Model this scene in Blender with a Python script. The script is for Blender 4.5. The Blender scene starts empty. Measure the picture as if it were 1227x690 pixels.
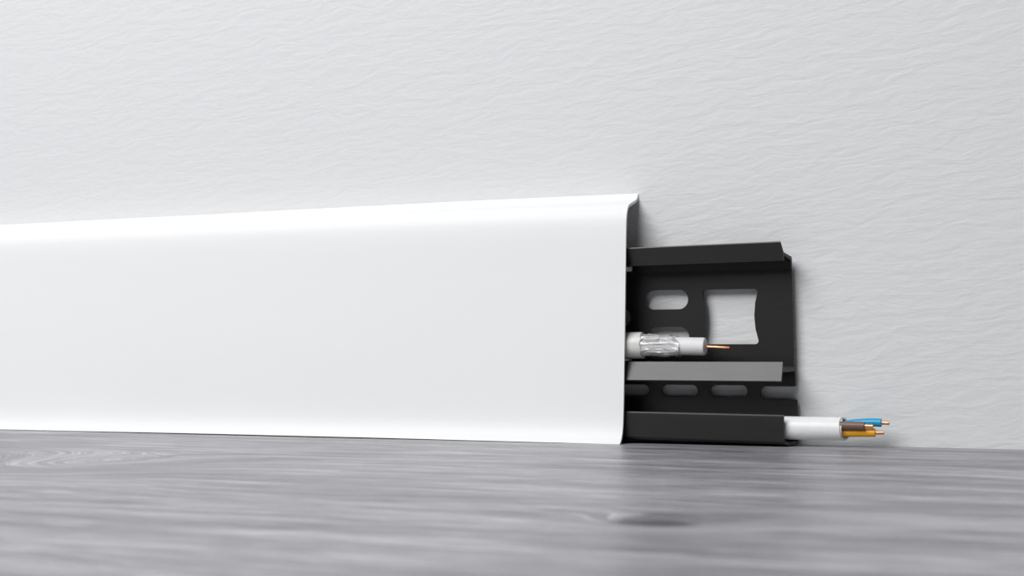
import bpy, bmesh, math, random
from mathutils import Vector, noise

# ------------------------------------------------------------------ setting up
sc = bpy.context.scene
col = sc.collection
S = 0.0012          # metres per drawing unit (u); wall = plane Y 0, room towards -Y, floor = Z 0

# ---- camera: 50 mm lens close above the floor, turned towards the left wall part
cd = bpy.data.cameras.new('camera')
cam = bpy.data.objects.new('camera', cd); col.objects.link(cam)
cd.sensor_width = 36.0; cd.lens = 50.0
cd.clip_start = 0.005; cd.clip_end = 50
cam.location = (0, -280*S, 16.75*S)
cam.rotation_euler = (math.radians(90+2.8554), 0, math.radians(22.325))
cd.dof.use_dof = True
cd.dof.focus_distance = 286*S
cd.dof.aperture_fstop = 40
sc.camera = cam

# ---- world: soft even room light
w = bpy.data.worlds.new('World'); sc.world = w; w.use_nodes = True
bg = w.node_tree.nodes['Background']
bg.inputs[0].default_value = (0.93, 0.96, 1.0, 1); bg.inputs[1].default_value = 0.045

# ---- a large softbox high in front and to the left
def area(name, loc, target, size, power, colour=(1, 1, 1)):
    l = bpy.data.lights.new(name, 'AREA'); l.shape = 'SQUARE'; l.size = size
    l.energy = power; l.color = colour
    o = bpy.data.objects.new(name, l); col.objects.link(o); o.location = loc
    o.rotation_euler = (Vector(target)-Vector(loc)).to_track_quat('-Z', 'Y').to_euler()
    return o
area('softbox', (-0.40, -0.69, 0.68), (-0.12, 0, 0.03), 0.66, 10.6, (.985, .992, 1.0))

sc.view_settings.view_transform = 'Standard'
sc.view_settings.look = 'None'
sc.view_settings.gamma = 1.0
sc.view_settings.use_curve_mapping = False
sc.view_settings.exposure = 0.0

# ------------------------------------------------------------------ materials
def mat(name, base=(.8, .8, .8), rough=.5, metal=0.0, spec=.5):
    m = bpy.data.materials.new(name); m.use_nodes = True
    b = m.node_tree.nodes['Principled BSDF']
    b.inputs['Base Color'].default_value = (*base, 1)
    b.inputs['Roughness'].default_value = rough
    b.inputs['Metallic'].default_value = metal
    b.inputs['Specular IOR Level'].default_value = spec
    return m, m.node_tree, b

class N:
    """small helper for node graphs"""
    def __init__(s, nt): s.nt = nt
    def new(s, t, **k):
        n = s.nt.nodes.new(t)
        for a, v in k.items(): setattr(n, a, v)
        return n
    def link(s, a, b): s.nt.links.new(a, b)
    def m(s, op, a, b=None, c=None):
        n = s.new('ShaderNodeMath', operation=op)
        for i, v in enumerate((a, b, c)):
            if v is None: continue
            if isinstance(v, (int, float)): n.inputs[i].default_value = v
            else: s.link(v, n.inputs[i])
        return n.outputs[0]
    def noise(s, vec, scale=1, detail=3, rough=.5, dist=0):
        n = s.new('ShaderNodeTexNoise')
        n.inputs['Scale'].default_value = scale; n.inputs['Detail'].default_value = detail
        n.inputs['Roughness'].default_value = rough; n.inputs['Distortion'].default_value = dist
        s.link(vec, n.inputs['Vector']); return n.outputs['Fac']
    def xyz(s, x, y, z=0.0):
        n = s.new('ShaderNodeCombineXYZ')
        for i, v in enumerate((x, y, z)):
            if isinstance(v, (int, float)): n.inputs[i].default_value = v
            else: s.link(v, n.inputs[i])
        return n.outputs[0]
    def ramp(s, fac, stops):
        n = s.new('ShaderNodeValToRGB'); e = n.color_ramp.elements
        while len(e) < len(stops): e.new(.5)
        for el, (p, c) in zip(e, stops): el.position = p; el.color = (*c, 1)
        s.link(fac, n.inputs[0]); return n.outputs[0]
    def bump(s, h, strength, dist):
        n = s.new('ShaderNodeBump'); n.inputs['Strength'].default_value = strength
        n.inputs['Distance'].default_value = dist; s.link(h, n.inputs['Height']); return n.outputs[0]
    def units(s):
        """object coordinates in drawing units"""
        t = s.new('ShaderNodeTexCoord'); p = s.new('ShaderNodeSeparateXYZ'); s.link(t.outputs['Object'], p.inputs[0])
        return [s.m('DIVIDE', p.outputs[i], S) for i in range(3)]

# wall: white paint with the wrinkled relief left by a roller
WALL, nt, b = mat('wall_paint', (.76, .765, .77), .62, 0, .3)
n = N(nt); x, y, z = n.units()
wob = n.m('MULTIPLY', n.m('SUBTRACT', n.noise(n.xyz(n.m('MULTIPLY', x, .05), n.m('MULTIPLY', z, .10)), 1, 2), .5), 5)
zz = n.m('ADD', n.m('ADD', z, wob), n.m('MULTIPLY', x, -.09))
r1 = n.noise(n.xyz(n.m('MULTIPLY', x, .15), n.m('MULTIPLY', zz, .60)), 1, 2.5, .5, .5)
ridge = n.m('MULTIPLY', r1, 2.2)
r2 = n.noise(n.xyz(n.m('MULTIPLY', x, .45), n.m('MULTIPLY', zz, 1.1)), 1, 4, .6)
hgt = n.m('ADD', n.m('MULTIPLY', ridge, .7), n.m('MULTIPLY', r2, .7))
n.link(n.bump(hgt, .16, .0009), b.inputs['Normal'])

# floor: grey oak laminate, grain along the wall, two knots
FLOOR, nt, b = mat('grey_oak_laminate', (.4, .4, .4), .4, 0, .32)
n = N(nt); x, y, z = n.units()
v = y; dark = None
for kx, ky, a, bb, amp, dk in ((-42.4, -139.5, 9, 6, 10.0, .9), (-152, -96, 18, 24, 32.0, .0), (-215, -120, 16, 7, 5.0, .45), (-128, -150, 12, 4, 4.0, .3)):
    dx = n.m('DIVIDE', n.m('SUBTRACT', x, kx), a); dy = n.m('DIVIDE', n.m('SUBTRACT', y, ky), bb)
    g = n.m('EXPONENT', n.m('MULTIPLY', n.m('ADD', n.m('MULTIPLY', dx, dx), n.m('MULTIPLY', dy, dy)), -1))
    v = n.m('ADD', v, n.m('MULTIPLY', g, amp))
    if dk:
        core = n.m('POWER', g, 9)
        dark = n.m('MULTIPLY', core, dk) if dark is None else n.m('ADD', dark, n.m('MULTIPLY', core, dk))
wav = n.m('MULTIPLY', n.m('SUBTRACT', n.noise(n.xyz(n.m('MULTIPLY', x, .022), n.m('MULTIPLY', y, .05)), 1, 2), .5), 10)
v = n.m('ADD', v, wav)
g1 = n.noise(n.xyz(n.m('MULTIPLY', x, .06), n.m('MULTIPLY', v, 1.45)), 1, 6, .70)
g2 = n.noise(n.xyz(n.m('MULTIPLY', x, .022), n.m('MULTIPLY', v, .22), 7.0), 1, 4, .6)
g3 = n.noise(n.xyz(n.m('MULTIPLY', x, .016), n.m('MULTIPLY', v, .06), 3.0), 1, 3, .5)
g4 = n.noise(n.xyz(n.m('MULTIPLY', x, .22), n.m('MULTIPLY', v, 3.6), 5.0), 1, 3, .6)
t = n.m('ADD', n.m('ADD', n.m('MULTIPLY', g1, .50), n.m('MULTIPLY', g2, .24)), n.m('ADD', n.m('MULTIPLY', g3, .12), n.m('MULTIPLY', g4, .20)))
t = n.m('SUBTRACT', t, n.m('MULTIPLY', dark, .5))
c = n.ramp(t, [(.41, (.055, .053, .058)), (.49, (.175, .170, .184)), (.545, (.295, .289, .312)), (.61, (.53, .523, .55))])
n.link(c, b.inputs['Base Color'])
n.link(n.m('ADD', n.m('MULTIPLY', g1, .2), .24), b.inputs['Roughness'])
n.link(n.bump(n.m('ADD', g1, n.m('MULTIPLY', g4, .6)), .25, .0004), b.inputs['Normal'])

# plastics and metals
COVER, nt, b = mat('white_pvc', (.90, .90, .90), .42, 0, .22)
n = N(nt); x, y, z = n.units()
n.link(n.bump(n.noise(n.xyz(n.m('MULTIPLY', x, .06), n.m('MULTIPLY', z, .16)), 1, 2), .12, .0006), b.inputs['Normal'])
BLACK, nt, b = mat('black_pvc', (.016, .0145, .014), .34, 0, .5)
n = N(nt); x, y, z = n.units()
f = n.noise(n.xyz(n.m('MULTIPLY', x, .2), n.m('MULTIPLY', y, 3), n.m('MULTIPLY', z, 3)), 1, 3)
n.link(n.m('ADD', n.m('MULTIPLY', f, .08), .29), b.inputs['Roughness'])
CUT, nt, b = mat('sawn_black_pvc', (.10, .085, .075), .75, 0, .3)
n = N(nt); x, y, z = n.units()
n.link(n.ramp(n.noise(n.xyz(x, y, z), 3, 3), [(.3, (.05, .042, .038)), (.7, (.19, .16, .14))]), b.inputs['Base Color'])

def plastic(name, colour, rough=.38, var=.06):
    m, nt, b = mat(name, colour, rough)
    n = N(nt); x, y, z = n.units()
    f = n.noise(n.xyz(n.m('MULTIPLY', x, .5), n.m('MULTIPLY', y, 1.5), n.m('MULTIPLY', z, 1.5)), 1, 3)
    n.link(n.ramp(f, [(.3, tuple(k*(1-var) for k in colour)), (.7, colour)]), b.inputs['Base Color'])
    return m
JACKET = plastic('ivory_pvc_jacket', (.80, .79, .75))
PJACKET = plastic('white_pvc_jacket', (.92, .93, .92))
DIEL = plastic('white_foam_core', (.87, .86, .86), .55)
BLUE = plastic('blue_insulation', (.010, .37, .66), .30)
BROWN = plastic('brown_insulation', (.20, .115, .095), .40)
YELLOW, nt, b = mat('yellow_green_insulation', (.8, .4, .02), .32)
n = N(nt); x, y, z = n.units()      # green runs along the underside and the far side
ang = n.m('ADD', n.m('MULTIPLY', n.m('SUBTRACT', z, 2.95), -1.0), n.m('MULTIPLY', n.m('ADD', y, 6.0), .85))
n.link(n.ramp(ang, [(.44, (.95, .44, .008)), (.52, (.16, .26, .02))]), b.inputs['Base Color'])
COPPER, nt, b = mat('bare_copper', (.93, .42, .24), .33, 1.0)
n = N(nt); x, y, z = n.units()
n.link(n.ramp(n.noise(n.xyz(n.m('MULTIPLY', x, .5), n.m('MULTIPLY', y, 4), n.m('MULTIPLY', z, 4)), 1, 2), [(.3, (.86, .35, .18)), (.7, (.96, .46, .28))]), b.inputs['Base Color'])
FOIL, nt, b = mat('crinkled_aluminium_foil', (.90, .89, .89), .16, 1.0)
n = N(nt); x, y, z = n.units()
f = n.noise(n.xyz(n.m('MULTIPLY', x, .38), n.m('MULTIPLY', y, 1.9), n.m('MULTIPLY', z, 1.9)), 1, 5, .7, 1.2)
n.link(n.bump(f, .8, .0006), b.inputs['Normal'])

# ------------------------------------------------------------------ mesh helpers
def link_mesh(name, bm, m, parent=None, angle=35, smooth=True):
    bmesh.ops.recalc_face_normals(bm, faces=bm.faces)
    me = bpy.data.meshes.new(name); bm.to_mesh(me); bm.free()
    for k in (m if isinstance(m, (list, tuple)) else [m]): me.materials.append(k)
    if smooth:
        for p in me.polygons: p.use_smooth = True
        me.set_sharp_from_angle(angle=math.radians(angle))
    o = bpy.data.objects.new(name, me); col.objects.link(o)
    if parent: o.parent = parent
    return o

def P(x, Y, z): return Vector((x*S, -Y*S, z*S))          # Y counts out from the wall

def thing(name, label, cat, loc):
    o = bpy.data.objects.new(name, None); col.objects.link(o)
    o.empty_display_size = .01; o['label'] = label; o['category'] = cat
    return o

def catmull(pts, k=6):
    out = []
    p = [pts[0]] + list(pts) + [pts[-1]]
    for i in range(1, len(p)-2):
        a, b_, c_, d = (Vector(q) for q in p[i-1:i+3])
        for j in range(k):
            t = j/k
            out.append(.5*((2*b_) + (c_-a)*t + (2*a-5*b_+4*c_-d)*t*t + (3*b_-a-3*c_+d)*t**3))
    out.append(Vector(pts[-1])); return out

def sweep(name, loops, m, parent, endmat=None, **kw):
    """loops: list of closed rings of points (already P()), skinned together, capped"""
    bm = bmesh.new(); vs = [[bm.verts.new(p) for p in L] for L in loops]; k = len(loops[0])
    for A, B in zip(vs, vs[1:]):
        for i in range(k): bm.faces.new((A[i], A[(i+1) % k], B[(i+1) % k], B[i]))
    ends = [bm.faces.new(vs[0]), bm.faces.new(list(reversed(vs[-1])))]
    if endmat is not None:
        for f_ in ends: f_.material_index = endmat
    for f_ in ends: f_.normal_update()
    bmesh.ops.triangulate(bm, faces=ends)
    return link_mesh(name, bm, m, parent, **kw)

def lip(a, b_, X):
    """the rails spread a little towards the sawn end"""
    return a + (max(-87., X)+87)/32*(.017 if a > 16 else .028)*(a-16)

def rail(name, prof, xend, m, parent, x0=-420.):
    """prof: closed (Y, z) outline; xend: function of (Y, z) giving the sawn end"""
    loops = []
    for X in (x0, -250, -160, -120, -87, None):
        L = []
        for Y, z in prof:
            xx = xend(Y, z) if X is None else X
            L.append(P(xx, Y, lip(z, 0, xx)))
        loops.append(L)
    return sweep(name, loops, m, parent, endmat=1, angle=16)

def tube(name, path, rads, m, parent, seg=40, end=None, capmat=None):
    """round bar along path (u); end: optional function(point) -> x offset at the last ring"""
    loops = []
    pts = [Vector(p) for p in path]
    for i, p in enumerate(pts):
        d = (pts[min(i+1, len(pts)-1)]-pts[max(i-1, 0)]).normalized()
        s = Vector((0, 1, 0)); s = (s-d*s.dot(d)).normalized(); u = d.cross(s)
        L = []
        for k in range(seg):
            a = 2*math.pi*k/seg
            q = p+(s*math.cos(a)+u*math.sin(a))*rads[i]
            if end and i >= len(pts)-3: q.x += end(q, i-len(pts)+3)
            L.append(P(q.x, q.y, q.z))
        loops.append(L)
    return sweep(name, loops, m, parent, endmat=capmat)

def hollow(name, path, rads, inner, depth, m, parent, seg=48, end=None):
    """tube open at its far end: outside, rim, bore going back by depth, bore floor"""
    pts = [Vector(p) for p in path]; rings = []
    seq = [(p, r, i) for i, (p, r) in enumerate(zip(pts, rads))]
    last = pts[-1]
    seq += [(last, (rads[-1]+inner)/2, len(pts)-1), (last, inner, len(pts)-1), (last-Vector((depth, 0, 0)), inner, -1)]
    for p, r, i in seq:
        L = []
        for k in range(seg):
            a = 2*math.pi*k/seg
            q = Vector((p.x, p.y+math.cos(a)*r, p.z+math.sin(a)*r))
            if end and i == len(pts)-1: q.x += end(q)
            L.append(P(q.x, q.y, q.z))
        rings.append(L)
    return sweep(name, rings, m, parent, angle=50)

# ------------------------------------------------------------------ setting
def box(name, lo, hi, m, kind='structure'):
    bm = bmesh.new(); bmesh.ops.create_cube(bm, size=1)
    for v_ in bm.verts:
        v_.co = Vector([(lo[i]+hi[i])/2 + v_.co[i]*(hi[i]-lo[i]) for i in range(3)])
    o = link_mesh(name, bm, m, smooth=False); o['kind'] = kind; return o
box('wall_back', (-2.2, 0, 0), (2.0, .12, 2.5), WALL)
box('floor', (-2.2, -2.4, -.05), (2.0, 0, 0), FLOOR)

# ------------------------------------------------------------------ white snap-on cover
cover = thing('skirting_cover', 'long white skirting cover with flared foot, along the wall over the black carrier', 'skirting', None)
prof = [(.12, 50.85), (.45, 50.25), (1.15, 49.55), (3.1, 48.88), (5.5, 48.2), (6.75, 47.65), (7.55, 46.75), (8.05, 45.5), (8.32, 44.0),
        (8.47, 42.3), (8.58, 40.3), (8.72, 37.), (8.9, 33.), (9.2, 27.5), (9.6, 21.), (10.0, 14.6), (10.3, 9.7), (10.5, 6.9), (10.68, 5.0), (10.92, 3.5), (11.3, 2.2), (11.85, 1.15), (12.5, .45), (13.1, .02)]
outer = catmull(prof, 5)
TH = .55
def offset(pts, d):
    out = []
    for i, p in enumerate(pts):
        t_ = (pts[min(i+1, len(pts)-1)]-pts[max(i-1, 0)]).normalized()
        nrm = Vector((t_.y, -t_.x))                     # towards the wall / inside
        k = min(1., .35+i/6)                            # the sealing lip thins out at its tip
        q = p+nrm*d*k
        out.append(Vector((max(q.x, .02), max(q.y, .02))))
    return out
inner = offset(outer, TH)
ring = list(outer)+list(reversed(inner))
def lerp(tab, X):
    tab = sorted(tab)
    if X <= tab[0][0]: return tab[0][1]
    for (a, va), (b_, vb) in zip(tab, tab[1:]):
        if X <= b_: t_ = (X-a)/(b_-a); t_ = t_*t_*(3-2*t_); return va+(vb-va)*t_
    return tab[-1][1]
DT = [(-420, -.9), (-253, -.55), (-203, -.35), (-158, -.1), (-121, .05), (-87, 0)]
DB = [(-420, .05), (-235, .08), (-186, .2), (-145, .2), (-108, .09), (-84, 0)]
xs = [-420+i*12 for i in range(27)]+[-100, -94, -90, -87.4, -87.0, -86.82]
loops = []
for X in xs:
    L = []
    for Y, z in ring:
        k = z/50
        L.append(P(X, Y, z+lerp(DT, X)*k+lerp(DB, X)*(1-k)))
    loops.append(L)
sweep('cover_panel', loops, COVER, cover, angle=60)
def hook(pts, x0=-400):
    return sweep('clip_hook', [[P(X, Y, z) for Y, z in pts] for X in (x0, -200, -86.78)], COVER, cover, angle=30)
hook([(8.3, 35.2), (5.25, 35.22), (5.05, 35.85), (4.55, 35.8), (4.55, 34.8), (4.85, 34.45), (8.3, 34.4)])
hook([(9.35, 16.72), (5.0, 16.74), (4.75, 16.4), (5.1, 15.5), (5.65, 15.5), (5.75, 16.42), (9.35, 16.42)])

# ------------------------------------------------------------------ black carrier on the wall
carrier = thing('cable_duct_carrier', 'black plastic cable duct carrier with punched slots, fixed to the white wall', 'cable duct', None)

def rounded(pts, radii, k=6):
    """closed outline with rounded corners"""
    out = []; m_ = len(pts)
    for i, p in enumerate(pts):
        p = Vector(p); a = (Vector(pts[i-1])-p); b_ = (Vector(pts[(i+1) % m_])-p); r = radii[i] if isinstance(radii, (list, tuple)) else radii
        if r <= 0: out.append(p); continue
        a.normalize(); b_.normalize()
        ang_ = a.angle(b_); d = r/math.tan(ang_/2)
        s, e = p+a*d, p+b_*d
        cen = p+(a+b_).normalized()*(r/math.sin(ang_/2))
        a0 = math.atan2(*(s-cen).yx); a1 = math.atan2(*(e-cen).yx)
        da = (a1-a0+math.pi) % (2*math.pi)-math.pi
        out += [cen+Vector((math.cos(a0+da*j/k), math.sin(a0+da*j/k)))*r for j in range(k+1)]
    return out

def slot(xa, xb, za, zb):
    r = (zb-za)/2
    return rounded([(xa, za), (xb, za), (xb, zb), (xa, zb)], r*.98, 8)

def plate(name, outlines, Yfront, thick):
    cu = bpy.data.curves.new(name, 'CURVE'); cu.dimensions = '2D'; cu.fill_mode = 'BOTH'
    bev = .06
    cu.extrude = (thick/2-bev)*S; cu.bevel_depth = bev*S; cu.bevel_resolution = 1; cu.offset = -bev*S
    for o_ in outlines:
        sp = cu.splines.new('POLY'); sp.points.add(len(o_)-1); sp.use_cyclic_u = True
        for q, p in zip(sp.points, o_): q.co = (p[0]*S, p[1]*S, 0, 1)
    tmp = bpy.data.objects.new(name+'_outline', cu); col.objects.link(tmp)
    bpy.context.view_layer.update()
    dg = bpy.context.evaluated_depsgraph_get()
    me = bpy.data.meshes.new_from_object(tmp.evaluated_get(dg)); me.name = name
    bpy.data.objects.remove(tmp); bpy.data.curves.remove(cu)
    for v_ in me.vertices:                       # stand the flat outline up against the wall
        x_, y_, z_ = v_.co
        v_.co = (x_, -(Yfront-thick/2)*S - z_, y_)
    bm = bmesh.new(); bm.from_mesh(me); bpy.data.meshes.remove(me)
    bmesh.ops.remove_doubles(bm, verts=bm.verts, dist=1e-7)
    return link_mesh(name, bm, BLACK, carrier, angle=12)

def square_hole(dx=0):
    pts = []
    L = [(-73.05, 30.62), (-72.28, 27.8), (-72.1, 25.2), (-72.3, 22.6), (-72.95, 19.72)]
    R = [(-61.45, 19.7), (-62.2, 22.6), (-62.45, 25.2), (-62.25, 27.8), (-61.62, 30.6)]
    pl = [(x_+dx, z_) for x_, z_ in L+R]
    return rounded(pl, [.7, 2, 3, 2, .6, .6, 2, 3, 2, .7], 4)

XL = -420
up = [[(XL, 14.5), (-54.62, 14.5), (-54.98, 36.45), (XL, 36.45)], square_hole()]
for dx in (0, -42, -84):
    up += [slot(-84.84+dx, -75.86+dx, 26.8, 30.68), slot(-84.6+dx, -75.7+dx, 19.3, 23.2), slot(-97+dx, -88.0+dx, 23.3, 27.2)]
    if dx: up.append(square_hole(dx))
plate('back_plate', up, 2.0, .75)
notch = rounded([(XL, .5), (-54.15, .5), (-54.15, 8.9), (-61.45, 8.9), (-61.45, 11.38), (-54.4, 11.38), (-54.55, 14.7), (XL, 14.7)],
                [0, .1, .35, 1.2, 1.2, .35, .1, 0], 7)
low = [notch]
for k in range(20):
    low.append(slot(-71.5-10.1*k, -64.0-10.1*k, 9.22, 11.55))
plate('lower_plate', low, 1.7, .75)

# rails: forward lips joined to the plate by webs
end_top = lambda Y, z: -55.0 if Y < 2.6 else -55.62-(max(0, z-37)*.20)
rail('top_rail', [(1.6, 36.45), (1.6, 34.2), (2.35, 34.2), (2.4, 35.7), (5.95, 36.45), (5.9, 35.55), (6.05, 35.35), (6.5, 35.4), (6.75, 36.6), (7.45, 38.85), (7.4, 39.05), (7.15, 39.08), (6.95, 38.9),
                  (6.2, 37.05), (2.4, 36.45)], end_top, [BLACK, CUT], carrier)
end_mid = lambda Y, z: -54.6 if Y < 3 else -54.6-min(1., (Y-3)/3.5)*1.15
rail('middle_rail', [(1.7, 15.3), (1.7, 14.0), (2.2, 14.3), (3.2, 14.42), (5.0, 14.3), (6.4, 14.25), (7.3, 14.35), (7.75, 13.95), (8.45, 12.6), (8.7, 12.35), (9.0, 12.42), (9.08, 12.62), (7.56, 16.18), (7.45, 16.28), (7.28, 16.2),
                     (7.2, 15.6), (6.7, 15.05), (5.0, 14.98), (3.4, 15.02), (2.5, 15.15)], end_mid, [BLACK, CUT], carrier)
end_bot = lambda Y, z: -54.2 if Y < 4 else (-55.3 if Y > 8 else -54.2-(Y-4)/4*.6)
rail('bottom_channel', [(1.4, .7), (7.6, .7), (8.3, .88), (8.7, 1.22), (9.2, 1.25), (9.38, 1.42), (9.42, 1.75), (9.42, 5.4), (9.36, 6.1), (9.18, 6.36), (8.92, 6.38), (8.75, 6.15),
                        (8.72, 1.85), (8.5, 1.5), (7.9, 1.24), (1.4, 1.24)], end_bot, [BLACK, CUT], carrier)

# ------------------------------------------------------------------ coaxial cable lying on the cover's lower hook
coax = thing('coaxial_cable', 'stripped white coaxial cable with foil shield and copper core, above the grey middle rail', 'cable', None)
CY = 6.0
def cz(x_): return 19.46-.022*(x_+84)
hollow('jacket', [(-300, CY, cz(-84)), (-200, CY, cz(-84)), (-100, CY, cz(-84)), (-84.35, CY, cz(-84)), (-84.0, CY, cz(-84))], [2.68, 2.68, 2.68, 2.68, 2.6], 2.2, 3.0, JACKET, coax,
       end=lambda q: .12*math.sin(q.z*3.1)+.05*math.sin(q.y*7)-.04*(q.z-19.4))
# foil: crinkled sleeve with a ragged end
random.seed(4)
bm = bmesh.new(); R_, K = 44, 72; rows = []
for i in range(R_+1):
    t_ = i/R_; row = []
    for k in range(K):
        a = 2*math.pi*k/K
        xe = -76.75+.9*noise.noise(Vector((math.cos(a)*1.6, math.sin(a)*1.6, 9)))-.35*math.sin(a)
        X = -85.4+(xe+85.4)*t_
        nn = noise.fractal(Vector((X*.42, math.cos(a)*2.6, math.sin(a)*2.6)), .7, 2.2, 4)
        r = 2.32+.12*nn-.18*max(0, t_-.8)/.2-.12*(t_ < .12)
        row.append(bm.verts.new(P(X, CY+r*math.cos(a), cz(X)+r*math.sin(a))))
    rows.append(row)
end_row = []
for k in range(K):
    a = 2*math.pi*k/K; X = rows[-1][k].co.x/S
    end_row.append(bm.verts.new(P(X-.1, CY+1.8*math.cos(a), cz(X)+1.8*math.sin(a))))
rows.append(end_row)
for A, B in zip(rows, rows[1:]):
    for k in range(K): bm.faces.new((A[k], A[(k+1) % K], B[(k+1) % K], B[k]))
link_mesh('foil_shield', bm, FOIL, coax, angle=28)
tube('dielectric', [(-85, CY, cz(-85)), (-78, CY, cz(-78)), (-71.75, CY, cz(-71.7)), (-71.4, CY, cz(-71.4)), (-71.25, CY, cz(-71.3)), (-71.2, CY, cz(-71.2))], [1.78, 1.78, 1.78, 1.72, 1.5, .9], DIEL, coax, seg=48)
tube('copper_core', [(-73, CY, 19.2), (-71.5, CY, 19.17), (-69, CY, 19.05), (-66.5, CY, 18.9), (-66.4, CY, 18.9)], [.31, .31, .31, .31, .27], COPPER, coax, seg=20)

# ------------------------------------------------------------------ three-core power cable in the bottom channel
power = thing('power_cable', 'white three-core power cable with bared blue, brown and yellow-green wires, lying in the bottom channel', 'cable', None)
PY, PZ, PR = 6.0, 3.52, 2.22
hollow('jacket', [(-300, PY, PZ+.2), (-200, PY, PZ+.15), (-100, PY, PZ+.05), (-60, PY, PZ), (-46.8, PY, PZ), (-44.3, PY, PZ)], [PR]*5+[PR*.985], PR-.34, .45, PJACKET, power,
       end=lambda q: -.34*(q.y-PY)-.12*(q.z-PZ)-.10*abs(q.z-PZ-.3)**1.2)
def wire(name, path, r, m, core, corer=.37):
    pts = catmull(path, 5)
    wv = tube(name, [tuple(p) for p in pts]+[tuple(pts[-1]+Vector((.06, 0, 0)))], [r]*len(pts)+[r*.85], m, power, seg=32)
    e = pts[-1]; d = (pts[-1]-pts[-3]).normalized(); L = core
    tube('copper_core', [tuple(e-d*1.0+Vector((0, 0, -.0))), tuple(e+d*(L-.06)), tuple(e+d*L)], [corer, corer, corer*.88], COPPER, wv, seg=20)
    return wv
wire('brown_wire', [(-49, 6.9, 4.2), (-45, 6.95, 4.22), (-43, 7.0, 4.2), (-40.6, 7.02, 4.18)], .80, BROWN, 1.65)
wire('blue_wire', [(-49, 5.0, 4.25), (-45, 5.0, 4.3), (-42, 5.0, 4.62), (-39.6, 5.0, 4.78), (-37.75, 5.02, 4.76)], .80, BLUE, 1.5)
wire('yellow_green_wire', [(-49, 6.0, 2.72), (-45, 6.0, 2.78), (-42, 6.0, 2.88), (-38.75, 6.0, 2.93)], .80, YELLOW, 1.6)
